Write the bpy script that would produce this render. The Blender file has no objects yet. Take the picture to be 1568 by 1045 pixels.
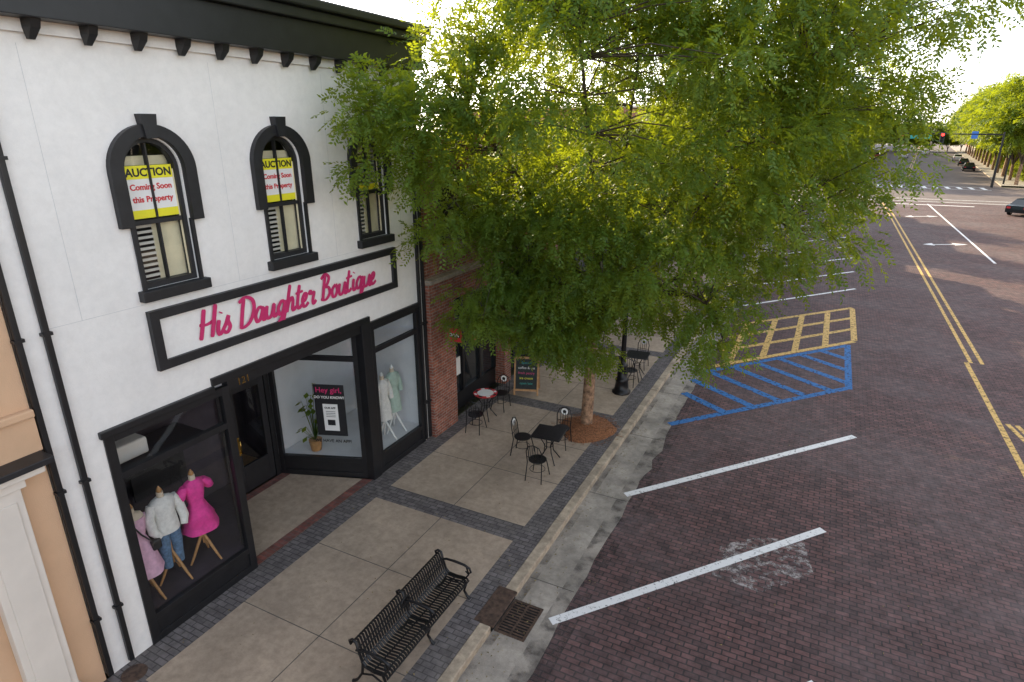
import bpy, math, random
import numpy as np
from mathutils import Vector, Matrix
random.seed(7); rng=np.random.default_rng(11)
S=bpy.context.scene
R=math.radians
# ------------------------------------------------------------ materials
def newmat(name):
    m=bpy.data.materials.new(name); m.use_nodes=True
    nt=m.node_tree; return m,nt,nt.nodes["Principled BSDF"]
def N(nt,t,**k):
    n=nt.nodes.new(t)
    for a,b in k.items(): setattr(n,a,b)
    return n
def L(nt,a,b): nt.links.new(a,b)
def noisy(name,col,rough=.6,var=.15,scale=3.0,bump=0.0,bscale=60,metal=0,spec=.5,detail=4,col2=None,fine=0):
    m,nt,p=newmat(name)
    tc=N(nt,'ShaderNodeTexCoord')
    n=N(nt,'ShaderNodeTexNoise'); n.inputs['Scale'].default_value=scale; n.inputs['Detail'].default_value=detail; n.inputs['Roughness'].default_value=.6
    L(nt,tc.outputs['Object'],n.inputs['Vector'])
    r=N(nt,'ShaderNodeValToRGB')
    c=col; d=col2 or tuple(x*(1-var*1.6) for x in col)
    r.color_ramp.elements[0].position=.32; r.color_ramp.elements[1].position=.68
    r.color_ramp.elements[0].color=(*d,1); r.color_ramp.elements[1].color=(*(min(1,x*(1+var*.4)) for x in c),1)
    L(nt,n.outputs['Fac'],r.inputs['Fac']); out=r.outputs['Color']
    if fine:
        n4=N(nt,'ShaderNodeTexNoise'); n4.inputs['Scale'].default_value=7; n4.inputs['Detail'].default_value=7; n4.inputs['Roughness'].default_value=.75
        L(nt,tc.outputs['Object'],n4.inputs['Vector'])
        mr=N(nt,'ShaderNodeMapRange'); mr.inputs[1].default_value=.36; mr.inputs[2].default_value=.6; mr.inputs[3].default_value=1-fine; mr.inputs[4].default_value=1.05
        L(nt,n4.outputs['Fac'],mr.inputs[0]); hs=N(nt,'ShaderNodeHueSaturation'); L(nt,mr.outputs[0],hs.inputs['Value']); L(nt,out,hs.inputs['Color']); out=hs.outputs[0]
    L(nt,out,p.inputs['Base Color'])
    p.inputs['Roughness'].default_value=rough; p.inputs['Metallic'].default_value=metal
    p.inputs['Specular IOR Level'].default_value=spec
    if bump:
        n2=N(nt,'ShaderNodeTexNoise'); n2.inputs['Scale'].default_value=bscale; n2.inputs['Detail'].default_value=2
        L(nt,tc.outputs['Object'],n2.inputs['Vector'])
        b=N(nt,'ShaderNodeBump'); b.inputs['Strength'].default_value=bump; b.inputs['Distance'].default_value=.01
        L(nt,n2.outputs['Fac'],b.inputs['Height']); L(nt,b.outputs['Normal'],p.inputs['Normal'])
    return m
def brickmat(name,c1,c2,mortar,bw=.21,rh=.075,ms=.009,wall=True,rough=.85,stain=.5,staincol=(.1,.1,.11),bump=.6,sscale=.35):
    m,nt,p=newmat(name)
    tc=N(nt,'ShaderNodeTexCoord'); sx=N(nt,'ShaderNodeSeparateXYZ'); L(nt,tc.outputs['Object'],sx.inputs[0])
    cb=N(nt,'ShaderNodeCombineXYZ')
    if wall:
        ad=N(nt,'ShaderNodeMath',operation='ADD'); L(nt,sx.outputs[0],ad.inputs[0]); L(nt,sx.outputs[1],ad.inputs[1])
        L(nt,ad.outputs[0],cb.inputs[0]); L(nt,sx.outputs[2],cb.inputs[1])
    else:
        L(nt,sx.outputs[0],cb.inputs[0]); L(nt,sx.outputs[1],cb.inputs[1])
    br=N(nt,'ShaderNodeTexBrick'); br.inputs['Scale'].default_value=1
    br.inputs['Brick Width'].default_value=bw; br.inputs['Row Height'].default_value=rh
    br.inputs['Mortar Size'].default_value=ms; br.inputs['Mortar Smooth'].default_value=.3
    br.inputs['Color1'].default_value=(*c1,1); br.inputs['Color2'].default_value=(*c2,1); br.inputs['Mortar'].default_value=(*mortar,1)
    L(nt,cb.outputs[0],br.inputs['Vector'])
    n=N(nt,'ShaderNodeTexNoise'); n.inputs['Scale'].default_value=sscale; n.inputs['Detail'].default_value=7; n.inputs['Roughness'].default_value=.62
    L(nt,tc.outputs['Object'],n.inputs['Vector'])
    r=N(nt,'ShaderNodeValToRGB'); r.color_ramp.elements[0].position=.42; r.color_ramp.elements[1].position=.72
    L(nt,n.outputs['Fac'],r.inputs['Fac'])
    mu=N(nt,'ShaderNodeMath',operation='MULTIPLY'); mu.inputs[1].default_value=stain; L(nt,r.outputs['Color'],mu.inputs[0])
    mx=N(nt,'ShaderNodeMixRGB'); mx.inputs['Color2'].default_value=(*staincol,1)
    L(nt,mu.outputs[0],mx.inputs['Fac']); L(nt,br.outputs['Color'],mx.inputs['Color1'])
    n3=N(nt,'ShaderNodeTexNoise'); n3.inputs['Scale'].default_value=5; n3.inputs['Detail'].default_value=6; n3.inputs['Roughness'].default_value=.7
    L(nt,tc.outputs['Object'],n3.inputs['Vector'])
    hs=N(nt,'ShaderNodeHueSaturation'); mr=N(nt,'ShaderNodeMapRange'); mr.inputs[1].default_value=.3; mr.inputs[2].default_value=.7; mr.inputs[3].default_value=.6; mr.inputs[4].default_value=1.35
    L(nt,n3.outputs['Fac'],mr.inputs[0]); L(nt,mr.outputs[0],hs.inputs['Value']); L(nt,mx.outputs[0],hs.inputs['Color'])
    L(nt,hs.outputs[0],p.inputs['Base Color']); p.inputs['Roughness'].default_value=rough
    p.inputs['Specular IOR Level'].default_value=.3
    b=N(nt,'ShaderNodeBump'); b.inputs['Strength'].default_value=bump; b.inputs['Distance'].default_value=.01; b.invert=True
    L(nt,br.outputs['Fac'],b.inputs['Height']); L(nt,b.outputs['Normal'],p.inputs['Normal'])
    return m
def paint(name,col,lo=.36,hi=.5,scale=9,mx_=1.0):
    m,nt,p=newmat(name)
    p.inputs['Base Color'].default_value=(*col,1); p.inputs['Roughness'].default_value=.75
    tc=N(nt,'ShaderNodeTexCoord'); n=N(nt,'ShaderNodeTexNoise'); n.inputs['Scale'].default_value=scale; n.inputs['Detail'].default_value=7; n.inputs['Roughness'].default_value=.7
    L(nt,tc.outputs['Object'],n.inputs['Vector'])
    r=N(nt,'ShaderNodeMapRange'); r.inputs[1].default_value=lo; r.inputs[2].default_value=hi; r.inputs[3].default_value=0; r.inputs[4].default_value=mx_
    L(nt,n.outputs['Fac'],r.inputs[0])
    t=N(nt,'ShaderNodeBsdfTransparent'); mx=N(nt,'ShaderNodeMixShader')
    L(nt,r.outputs[0],mx.inputs[0]); L(nt,t.outputs[0],mx.inputs[1]); L(nt,p.outputs[0],mx.inputs[2])
    L(nt,mx.outputs[0],nt.nodes['Material Output'].inputs[0])
    return m
def glassmat(name,tint):
    m,nt,p=newmat(name); nt.nodes.remove(p)
    t=N(nt,'ShaderNodeBsdfTransparent'); t.inputs[0].default_value=(*tint,1)
    g=N(nt,'ShaderNodeBsdfGlossy'); g.inputs['Roughness'].default_value=.02
    tc=N(nt,'ShaderNodeTexCoord'); n=N(nt,'ShaderNodeTexNoise'); n.inputs['Scale'].default_value=1.2
    L(nt,tc.outputs['Object'],n.inputs['Vector'])
    b=N(nt,'ShaderNodeBump'); b.inputs['Strength'].default_value=.08; b.inputs['Distance'].default_value=.02
    L(nt,n.outputs['Fac'],b.inputs['Height']); L(nt,b.outputs['Normal'],g.inputs['Normal'])
    lw=N(nt,'ShaderNodeLayerWeight'); lw.inputs[0].default_value=.5
    pw=N(nt,'ShaderNodeMath',operation='POWER'); pw.inputs[1].default_value=4; L(nt,lw.outputs['Facing'],pw.inputs[0])
    ml=N(nt,'ShaderNodeMath',operation='MULTIPLY_ADD'); ml.inputs[1].default_value=.8; ml.inputs[2].default_value=.06; L(nt,pw.outputs[0],ml.inputs[0])
    mx=N(nt,'ShaderNodeMixShader'); L(nt,ml.outputs[0],mx.inputs[0]); L(nt,t.outputs[0],mx.inputs[1]); L(nt,g.outputs[0],mx.inputs[2])
    L(nt,mx.outputs[0],nt.nodes['Material Output'].inputs[0])
    return m
def leafmat(name,c1,c2,tr):
    m,nt,p=newmat(name)
    a=N(nt,'ShaderNodeAttribute'); a.attribute_name='rnd'
    r=N(nt,'ShaderNodeValToRGB'); r.color_ramp.elements[0].color=(*c1,1); r.color_ramp.elements[1].color=(*c2,1)
    L(nt,a.outputs['Fac'],r.inputs['Fac']); L(nt,r.outputs['Color'],p.inputs['Base Color'])
    p.inputs['Roughness'].default_value=.5; p.inputs['Specular IOR Level'].default_value=.35
    t=N(nt,'ShaderNodeBsdfTranslucent'); mx=N(nt,'ShaderNodeMixShader'); mx.inputs[0].default_value=.5
    m2=N(nt,'ShaderNodeMixRGB'); m2.inputs['Fac'].default_value=.8; m2.inputs['Color2'].default_value=(*tr,1)
    L(nt,r.outputs['Color'],m2.inputs['Color1']); L(nt,m2.outputs[0],t.inputs[0])
    L(nt,p.outputs[0],mx.inputs[1]); L(nt,t.outputs[0],mx.inputs[2]); L(nt,mx.outputs[0],nt.nodes['Material Output'].inputs[0])
    return m
def emis(name,col,s):
    m,nt,p=newmat(name); p.inputs['Base Color'].default_value=(*col,1)
    p.inputs['Emission Color'].default_value=(*col,1); p.inputs['Emission Strength'].default_value=s; return m

WHITE=noisy('white_stucco',(.81,.79,.765),.8,.04,.8,.25,90,fine=.02)
BLACK=noisy('black_paint',(.013,.013,.015),.42,.2,5,.05,40)
BLACKW=noisy('black_trim',(.018,.018,.021),.5,.2,5)
IRON=noisy('black_iron',(.012,.012,.014),.38,.2,8,metal=.3)
CONC=noisy('concrete',(.46,.36,.27),.85,.17,.7,.3,120,detail=6,fine=.22)
CONCG=noisy('gutter_concrete',(.42,.37,.315),.85,.28,1.3,.4,90,detail=7,fine=.22)
KERB=noisy('kerb_concrete',(.52,.42,.31),.85,.25,2.5,.3,90,fine=.3)
JOINT=noisy('joint_dark',(.13,.115,.10),.9,.2,4)
PAVER=brickmat('sidewalk_pavers',(.125,.11,.11),(.175,.155,.155),(.06,.055,.055),.2,.1,.009,False,.8,.35,(.18,.16,.14),.6,.8)
REDPAVE=brickmat('red_pavers',(.26,.09,.07),(.17,.07,.055),(.12,.1,.09),.2,.1,.007,False)
ROAD=brickmat('brick_road',(.165,.084,.078),(.088,.053,.052),(.042,.034,.034),.215,.105,.013,False,.8,.65,(.145,.114,.113),.8,.3)
ASPH=noisy('intersection_paving',(.135,.10,.09),.85,.2,.6,.3,80)
BRICKR=brickmat('red_brick',(.36,.115,.07),(.22,.075,.052),(.30,.25,.21),.21,.075,.01,True,.85,.3,(.12,.07,.06))
BRICKB=brickmat('brown_brick',(.24,.13,.09),(.16,.09,.065),(.2,.18,.16))
BRICKT=brickmat('tan_brick',(.42,.33,.24),(.36,.28,.2),(.35,.32,.28))
PEACH=noisy('peach_stucco',(.66,.43,.27),.85,.06,1.5,.25,80)
CREAM=noisy('cream_paint',(.76,.70,.63),.6,.05,2)
GROUND=noisy('ground_dirt_grass',(.13,.13,.07),.95,.4,.08)
WP=paint('white_road_paint',(.80,.79,.78),.32,.44,14)
YP=paint('yellow_road_paint',(.68,.43,.13),.34,.50)
BP=paint('blue_road_paint',(.02,.14,.38),.34,.50)
WORN=paint('worn_patch',(.45,.40,.38),.48,.64,6,.8)
DIRT=paint('gutter_dirt',(.065,.052,.05),.46,.64,3.5,.55)
GLASS=glassmat('window_glass',(.93,.95,.95))
DGLASS=noisy('dark_glass',(.02,.025,.03),.06,.2,1,spec=.8)
PINK=noisy('pink_letters',(.62,.035,.16),.45,.08,6)
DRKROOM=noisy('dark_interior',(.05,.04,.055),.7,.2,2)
LROOM=noisy('light_interior',(.70,.71,.73),.8,.05,2)
WOOD=noisy('wood',(.50,.26,.10),.5,.2,14)
SKIN=noisy('mannequin_cloth',(.66,.55,.42),.8,.1,9)
DRESSP=noisy('pink_dress',(.80,.05,.32),.75,.12,14,.4,70)
DRESSL=noisy('lilac_dress',(.76,.45,.60),.75,.12,14,.4,70)
SWEAT=noisy('white_sweater',(.80,.78,.74),.85,.1,18,.6,90)
DENIM=noisy('denim',(.12,.22,.36),.85,.3,16,.3,120)
GREEND=noisy('green_dress',(.45,.58,.50),.8,.1,12,.3,70)
YEL=noisy('yellow_poster',(.82,.76,.03),.5,.03,4)
PAPER=noisy('paper_white',(.8,.8,.78),.5,.02,4)
REDT=noisy('red_text',(.6,.03,.04),.5,.02,4)
CHALK=noisy('chalk_board',(.02,.03,.03),.7,.3,6)
SHADE=noisy('window_shade',(.78,.70,.48),.8,.08,4)
BLIND=noisy('blind_slats',(.66,.63,.57),.6,.1,4)
MULCH=noisy('pine_straw',(.36,.15,.065),.95,.5,30,1.0,60)
BARK=noisy('bark',(.38,.23,.14),.9,.45,10,.8,40)
BARKD=noisy('twig_bark',(.09,.065,.045),.9,.3,10)
GOLD=noisy('brass',(.7,.45,.12),.25,.1,4,metal=1)
TEAL=noisy('teal',(.02,.32,.28),.5,.1,4)
RUST=noisy('rusty_iron',(.10,.06,.042),.8,.4,12,.4,60)
VOID=noisy('void_dark',(.008,.008,.008),1,.1,4)
LITTER=noisy('dry_leaves',(.32,.24,.09),.9,.4,3)
LEAF=leafmat('leaves',(.04,.105,.022),(.12,.21,.035),(.52,.56,.012))
LEAFY=leafmat('leaves_distant',(.05,.11,.012),(.12,.19,.025),(.46,.49,.012))

# ------------------------------------------------------------ mesh builder
class B:
    def __init__(s): s.v=[];s.f=[];s.m=[];s.s=[];s.mats=[]
    def mi(s,mat):
        if mat not in s.mats: s.mats.append(mat)
        return s.mats.index(mat)
    def add(s,vs,fs,mat,smooth=False,M=None):
        o=len(s.v)
        for p in vs:
            p=Vector(p)
            s.v.append(tuple(M@p) if M is not None else tuple(p))
        k=s.mi(mat)
        for f in fs: s.f.append([i+o for i in f]); s.m.append(k); s.s.append(smooth)
    def box(s,x0,x1,y0,y1,z0,z1,mat,bev=0,M=None):
        if bev<=0:
            vs=[(x0,y0,z0),(x1,y0,z0),(x1,y1,z0),(x0,y1,z0),(x0,y0,z1),(x1,y0,z1),(x1,y1,z1),(x0,y1,z1)]
            fs=[(0,3,2,1),(4,5,6,7),(0,1,5,4),(1,2,6,5),(2,3,7,6),(3,0,4,7)]
            s.add(vs,fs,mat,False,M); return
        import bmesh
        bm=bmesh.new(); bmesh.ops.create_cube(bm,size=1)
        for v in bm.verts: v.co=Vector(((x0+x1)/2+v.co.x*(x1-x0),(y0+y1)/2+v.co.y*(y1-y0),(z0+z1)/2+v.co.z*(z1-z0)))
        bmesh.ops.bevel(bm,geom=bm.edges[:],offset=bev,segments=2,affect='EDGES',profile=.5)
        bm.verts.index_update()
        s.add([v.co.copy() for v in bm.verts],[[v.index for v in f.verts] for f in bm.faces],mat,False,M); bm.free()
    def rings(s,rings,mat,smooth=True,cap=True,M=None,closed=True):
        n=len(rings[0]); vs=[p for r in rings for p in r]; fs=[]
        for i in range(len(rings)-1):
            for j in range(n if closed else n-1):
                a=i*n+j;b=i*n+(j+1)%n; fs.append((a,b,b+n,a+n))
        s.add(vs,fs,mat,smooth,M)
        if cap:
            s.add(rings[0],[tuple(range(n))[::-1]],mat,False,M); s.add(rings[-1],[tuple(range(n))],mat,False,M)
    def tube(s,path,r,mat,n=8,M=None,cap=True,smooth=True):
        P=[Vector(p) for p in path]; rs=r if isinstance(r,(list,tuple)) else [r]*len(P)
        rings=[]; prev=None
        for i,p in enumerate(P):
            d=(P[min(i+1,len(P)-1)]-P[max(i-1,0)])
            if d.length<1e-9: d=Vector((0,0,1))
            d.normalize()
            if prev is None:
                a=d.cross(Vector((1,0,0)) if abs(d.x)<.8 else Vector((0,1,0)))
            else: a=prev-d*prev.dot(d)
            a.normalize(); prev=a; b=d.cross(a)
            rings.append([p+(a*math.cos(2*math.pi*k/n)+b*math.sin(2*math.pi*k/n))*rs[i] for k in range(n)])
        s.rings(rings,mat,smooth,cap,M)
    def loft(s,secs,mat,n=18,M=None,cap=True,jit=0):
        rings=[]
        for q in secs:
            z,rx,ry=q[:3]; cx,cy=(q[3],q[4]) if len(q)>3 else (0,0)
            rings.append([(cx+rx*math.cos(2*math.pi*k/n)*(1+jit*math.sin(5*2*math.pi*k/n)),cy+ry*math.sin(2*math.pi*k/n)*(1+jit*math.sin(5*2*math.pi*k/n)),z) for k in range(n)])
        s.rings(rings,mat,True,cap,M)
    def obj(s,name,parent=None):
        me=bpy.data.meshes.new(name); me.from_pydata(s.v,[],s.f)
        for m in s.mats: me.materials.append(m)
        me.polygons.foreach_set('material_index',s.m); me.polygons.foreach_set('use_smooth',s.s); me.update()
        o=bpy.data.objects.new(name,me); S.collection.objects.link(o)
        if parent: o.parent=parent
        return o
def empty(name):
    e=bpy.data.objects.new(name,None); S.collection.objects.link(e); return e
def sheet(name,poly,z,mat,parent=None):
    b=B(); b.add([(x,y,z) for x,y in poly],[tuple(range(len(poly)))],mat); return b.obj(name,parent)
FM=Matrix(((0,0,1,0),(1,0,0,0),(0,1,0,0),(0,0,0,1)))   # local xy -> world YZ
def plate(name,outer,holes,xf,th,mat,parent):
    cu=bpy.data.curves.new(name,'CURVE'); cu.dimensions='2D'; cu.fill_mode='BOTH' if th>0 else 'FRONT'; cu.extrude=th/2
    for poly in [outer]+holes:
        sp=cu.splines.new('POLY'); sp.points.add(len(poly)-1)
        for i,(a,b_) in enumerate(poly): sp.points[i].co=(a,b_,0,1)
        sp.use_cyclic_u=True
    o=bpy.data.objects.new(name,cu); S.collection.objects.link(o)
    dg=bpy.context.evaluated_depsgraph_get(); me=bpy.data.meshes.new_from_object(o.evaluated_get(dg))
    bpy.data.objects.remove(o)
    me.transform(Matrix.Translation((xf-th/2,0,0))@FM); me.materials.clear(); me.materials.append(mat)
    for p in me.polygons: p.use_smooth=False
    o=bpy.data.objects.new(name,me); S.collection.objects.link(o); o.parent=parent; return o
def text(name,body,size,M,mat,parent,ext=.003,off=0,align='CENTER',shear=0):
    cu=bpy.data.curves.new(name,'FONT'); cu.body=body; cu.size=size; cu.extrude=ext; cu.offset=off; cu.align_x=align; cu.shear=shear; cu.resolution_u=3
    o=bpy.data.objects.new(name,cu); S.collection.objects.link(o)
    dg=bpy.context.evaluated_depsgraph_get(); me=bpy.data.meshes.new_from_object(o.evaluated_get(dg))
    bpy.data.objects.remove(o)
    me.transform(M); me.materials.clear(); me.materials.append(mat)
    o=bpy.data.objects.new(name,me); S.collection.objects.link(o); o.parent=parent; return o

# ------------------------------------------------------------ ground & street
RZ=-.12
def rd(x,y): return ((x-8.1)*1.0164+8.1,y*1.0164)
g=B(); g.add([(-1500,-1500,-.2),(1500,-1500,-.2),(1500,1500,-.2),(-1500,1500,-.2)],[(0,1,2,3)],GROUND); g.obj('ground')
road=empty('brick_road')
sheet('paving',[(5.2,-60),(26,-60),(26,79),(5.2,79)],RZ,ROAD,road)
sheet('gutter',[(4.36,-60),(5.2,-60),(5.2,79),(4.36,79)],RZ,CONCG,road)
b=B()
for y in np.arange(-10,70,3.0): b.box(4.37,5.19,y,y+.015,RZ,RZ+.002,JOINT)
b.obj('gutter_joints',road)
b=B(); b.add([(4.98,-20,RZ+.003),(5.5,-20,RZ+.003),(5.5,79,RZ+.003),(4.98,79,RZ+.003)],[(0,1,2,3)],DIRT)
b.add([(4.37,-20,RZ+.003),(4.5,-20,RZ+.003),(4.5,79,RZ+.003),(4.37,79,RZ+.003)],[(0,1,2,3)],DIRT); b.obj('gutter_dirt',road)
b=B(); pts=[]; y=-5
while y<70: pts.append((5.2+.02+.10*abs(math.sin(y*1.7)+.6*math.sin(y*4.1))*random.random(),y)); y+=random.uniform(.15,.5)
b.add([(p[0],p[1],RZ+.0015) for p in pts]+[(5.19,p[1],RZ+.0015) for p in pts],[(i,i+1,len(pts)+i+1,len(pts)+i) for i in range(len(pts)-1)],CONCG); b.obj('gutter_edge',road)
cs=empty('cross_street')
sheet('asphalt',[(-150,79),(180,79),(180,103),(-150,103)],RZ,ASPH,cs)
fd=Vector((math.sin(R(5.6)),math.cos(R(5.6)),0)); fr=Vector((fd.y,-fd.x,0)); fo=Vector((17.0,103,0))
def far(l,s,z=0): p=fo+fd*s+fr*l; return (p.x,p.y,z)
farst=empty('far_street')
b=B(); b.add([far(-11,-1,RZ-.004),far(11,1.2,RZ-.004),far(11,700,RZ-.004),far(-11,700,RZ-.004)],[(0,1,2,3)],ASPH); b.obj('asphalt',farst)
b=B()
for s_ in (-1,1):
    l0,l1=sorted((11*s_,17*s_))
    b.add([far(l0,3,0),far(l1,3,0),far(l1,700,0),far(l0,700,0)],[(0,1,2,3)],CONCG)
    b.add([far(11*s_,3,RZ-.05),far(11*s_,3,0),far(11*s_,700,0),far(11*s_,700,RZ-.05)],[(0,1,2,3)],KERB)
b.obj('sidewalks',farst)
mk=empty('road_markings')
def strip(bb,a,c,w,mat,z=RZ+.004):
    a=Vector((*a,z)); c=Vector((*c,z)); d=(c-a).normalized(); p=Vector((-d.y,d.x,0))*w/2
    bb.add([a-p,c-p,c+p,a+p],[(0,1,2,3)],mat)
b=B()
for y0 in (3.2,7.1,11.05): strip(b,rd(5.15,y0),rd(5.15+3.75 if y0<10 else 9.5,y0+4.5 if y0<10 else 16.15),.16,WP,RZ+.006)
for y0 in (27.6,31.8,36,40.2,44.4,48.6,52.8,57,61.2,65.4): strip(b,rd(5.4,y0),rd(9.8,y0+5.5),.14,WP)
strip(b,(17.15,43.9),(17.15,77),.14,WP); strip(b,(9.9,76.6),(13.0,76.6),.4,WP); strip(b,(13.4,76.2),(21,76.2),.4,WP)
for x in np.arange(6,26,1.3): strip(b,(x,98.3),(x,101.3),.45,WP)
for y_ in (79.6,82.6,97.6,102): strip(b,(5,y_),(26,y_),.2,WP)
def arrow(x,y):
    strip(b,(x-.55,y-.7),(x+.9,y+.1),.18,WP)
    b.add([(x-.5,y-1.1,RZ+.004),(x-1.2,y-.9,RZ+.004),(x-.6,y-.1,RZ+.004)],[(0,1,2)],WP)
    b.add([(x+.6,y+.5,RZ+.004),(x+.7,y-.45,RZ+.004),(x+1.5,y+.3,RZ+.004)],[(0,1,2)],WP)
arrow(15.3,50.3); arrow(15.4,66)
b.obj('white_lines',mk)
b=B()
strip(b,(13.08,24),(13.08,77),.12,YP); strip(b,(13.40,24),(13.40,77),.12,YP)
strip(b,(12.95,3),(12.95,24),.14,YP); strip(b,(13.15,19),(14.6,11),.12,YP); strip(b,(13.35,19),(14.8,11.4),.12,YP)
for l in (-.2,.2):
    p=far(l,6); q=far(l,300); strip(b,p[:2],q[:2],.12,YP)
for k in range(5):
    x=5.9+.93*k; strip(b,rd(x,19.45+1.18*(x-5.4)),rd(x,24.35+1.13*(x-5.4)),.21,YP)
for k in range(4):
    o=19.45+k*1.64; strip(b,rd(5.5,o+.1),rd(9.62,o+1.16*4.22),.20,YP,RZ+.0055)
b.obj('yellow_lines',mk)
b=B()
strip(b,rd(5.2,14.75),rd(9.35,19.45),.2,BP); strip(b,rd(5.4,19.0),rd(9.4,23.75),.2,BP); strip(b,rd(9.4,19.4),rd(9.4,23.8),.2,BP,RZ+.0055)
for c in np.arange(20.3,30,1.15):
    x1=min(max((c-8.69)/1.806,5.1),9.35); x2=min(max((c-12.89)/1.806,5.1),9.35)
    if x1-x2>.2: strip(b,rd(x2,c-.656*x2),rd(x1,c-.656*x1),.26,BP,RZ+.007)
b.obj('blue_hatching',mk)
b=B()
b.add([(x,y,RZ+.003) for x,y in ((7.2,9.5),(8.0,9.4),(8.8,10.3),(8.6,11.2),(7.8,11.0),(7.2,10.4))],[(0,1,2,3,4,5)],WORN)
b.obj('worn_patch',mk)
sw=empty('sidewalk')
b=B(); bands=[(3.1,3.55),(8.62,9.12),(14.1,14.6),(19.6,20.1),(25.1,25.6),(30.6,31.1),(36.1,36.6),(41.6,42.1),(47,47.5),(52.5,53),(58,58.5),(63.5,64),(69,69.5)]
prev=-60
for (a,c) in bands+[(78.9,79)]:
    b.box(.5,3.72,prev,a,-.2,0,CONC)
    if c<79: b.box(.5,3.72,a,c,-.2,0,PAVER)
    prev=c
b.box(0,.5,-60,79,-.2,0,PAVER); b.box(3.72,4.16,-60,79,-.2,0,PAVER)
b.obj('slabs',sw)
b=B()
for i in range(len(bands)-1):
    a=bands[i][1]; c=bands[i+1][0]
    b.box(2.105,2.12,a,c,-.05,.0025,JOINT)
    for k in (1,2):
        y=a+(c-a)*k/3; b.box(.5,2.105,y,y+.014,-.05,.0025,JOINT); b.box(2.12,3.72,y,y+.014,-.05,.0025,JOINT)
b.obj('expansion_joints',sw)
b=B()
y=-60
while y<79:
    y2=y+2.4
    if y<6.6<y2 or y<7.45<y2 or (y>=6.6 and y2<=7.45):
        if y<6.6: b.box(4.16,4.36,y,6.6,-.2,.0,KERB,.02)
        if y2>7.45: b.box(4.16,4.36,7.45,y2-.01,-.2,.0,KERB,.02)
    else: b.box(4.16,4.36,y,y2-.01,-.2,.0,KERB,.02)
    y=y2
b.obj('kerb',sw)
b=B()
b.box(4.05,4.40,6.6,7.45,-.03,.012,RUST,.012); b.box(4.36,4.365,6.62,7.43,-.12,-.03,VOID)
b.box(4.38,4.9,6.68,7.38,RZ-.03,RZ+.004,VOID)
b.box(4.38,4.9,6.65,6.69,RZ,RZ+.016,RUST); b.box(4.38,4.9,7.36,7.4,RZ,RZ+.016,RUST)
b.box(4.38,4.42,6.69,7.36,RZ,RZ+.016,RUST); b.box(4.86,4.9,6.69,7.36,RZ,RZ+.016,RUST)
for i in range(11): b.box(4.42,4.86,6.72+i*.058,6.745+i*.058,RZ,RZ+.013,RUST)
b.box(4.63,4.66,6.69,7.36,RZ,RZ+.015,RUST)
b.obj('storm_drain')
b=B(); b.loft([(0,.17,.17,.25,3.55),(.008,.16,.16,.25,3.55)],RUST,24); b.obj('manhole_cover')
b=B()
for k in range(1100):
    u=random.random()
    if u<.6: x=4.4+abs(random.gauss(0,.25)); y=random.uniform(2,30); z=RZ+.006
    elif u<.85: x=random.uniform(.3,4.1); y=random.uniform(4,24); z=.004
    else: x=random.uniform(5.2,12); y=random.uniform(3,26); z=RZ+.008
    if x>4.1 and z>0: continue
    q=random.random()*6.28; l=random.uniform(.015,.045)
    b.add([(x,y,z),(x+l*math.cos(q),y+l*math.sin(q),z+.004),(x+l*math.cos(q+.6),y+l*math.sin(q+.6),z+.008)],[(0,1,2)],LITTER)
b.obj('leaf_litter')

# ------------------------------------------------------------ boutique building
bt=empty('boutique_building')
def arch(cy,hw,zb,zs,r,n=20):
    p=[(cy-hw,zb),(cy+hw,zb)]
    for k in range(n+1):
        a=math.pi*k/n; p.append((cy+r*math.cos(a),zs+r*math.sin(a)))
    return p
WC=[5.38,7.58,9.80]
holes=[arch(c,.41,5.25,6.80,.41) for c in WC]
outer=[(3.37,0),(4.0,0),(4.0,3.48),(5.7,3.48),(5.7,3.68),(9.4,3.68),(9.4,3.48),(11.15,3.48),(11.15,0),(11.32,0),(11.32,8.44),(3.37,8.44)]
plate('front_wall',outer,holes,0,.25,WHITE,bt)
b=B()
b.box(-16,-.25,3.37,3.6,0,8.44,WHITE); b.box(-16,-.25,11.1,11.32,3.5,8.44,WHITE); b.box(-16,-.25,11.2,11.32,0,3.5,WHITE)
b.box(-16,-.25,3.6,11.1,8.1,8.2,BLACKW); b.box(-16,-15.8,3.6,11.1,0,8.1,WHITE)
b.box(-15.8,-.25,3.6,11.1,3.72,3.8,LROOM)
b.obj('shell',bt)
b=B(); b.box(-1.6,-1.5,3.6,11.1,3.8,8.1,DRKROOM); b.obj('upper_room_back',bt)
b=B(); CZ=.17
b.box(-.3,.30,3.30,11.36,8.27+CZ,8.76+CZ,BLACK,.01); b.box(-.3,.40,3.26,11.40,8.76+CZ,8.92+CZ,BLACK,.02); b.box(-.3,.50,3.22,11.44,8.92+CZ,9.07+CZ,BLACK,.03)
b.box(0.0,.06,3.36,11.33,8.14+CZ,8.27+CZ,WHITE)
y=3.62; z9=8.27+CZ
while y<11.3:
    b.rings([[(0.06,y-.055,z9),(.25,y-.055,z9),(.25,y+.055,z9),(0.06,y+.055,z9)],[(0.06,y-.055,z9-.09),(.22,y-.05,z9-.09),(.22,y+.05,z9-.09),(0.06,y+.055,z9-.09)],[(0.06,y-.035,z9-.2),(.10,y-.035,z9-.2),(.10,y+.035,z9-.2),(0.06,y+.035,z9-.2)]],BLACK,False)
    y+=.605
b.obj('cornice',bt)
b=B()
GR=noisy('stucco_joint',(.62,.62,.62),.8,.05,3)
b.box(0,.0025,3.72,11.0,5.055,5.061,GR)
for yy in (4.1,6.48,8.7,10.7): b.box(0,.0025,yy,yy+.005,5.061,8.2,GR)
b.obj('scoring',bt)
b=B()
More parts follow.
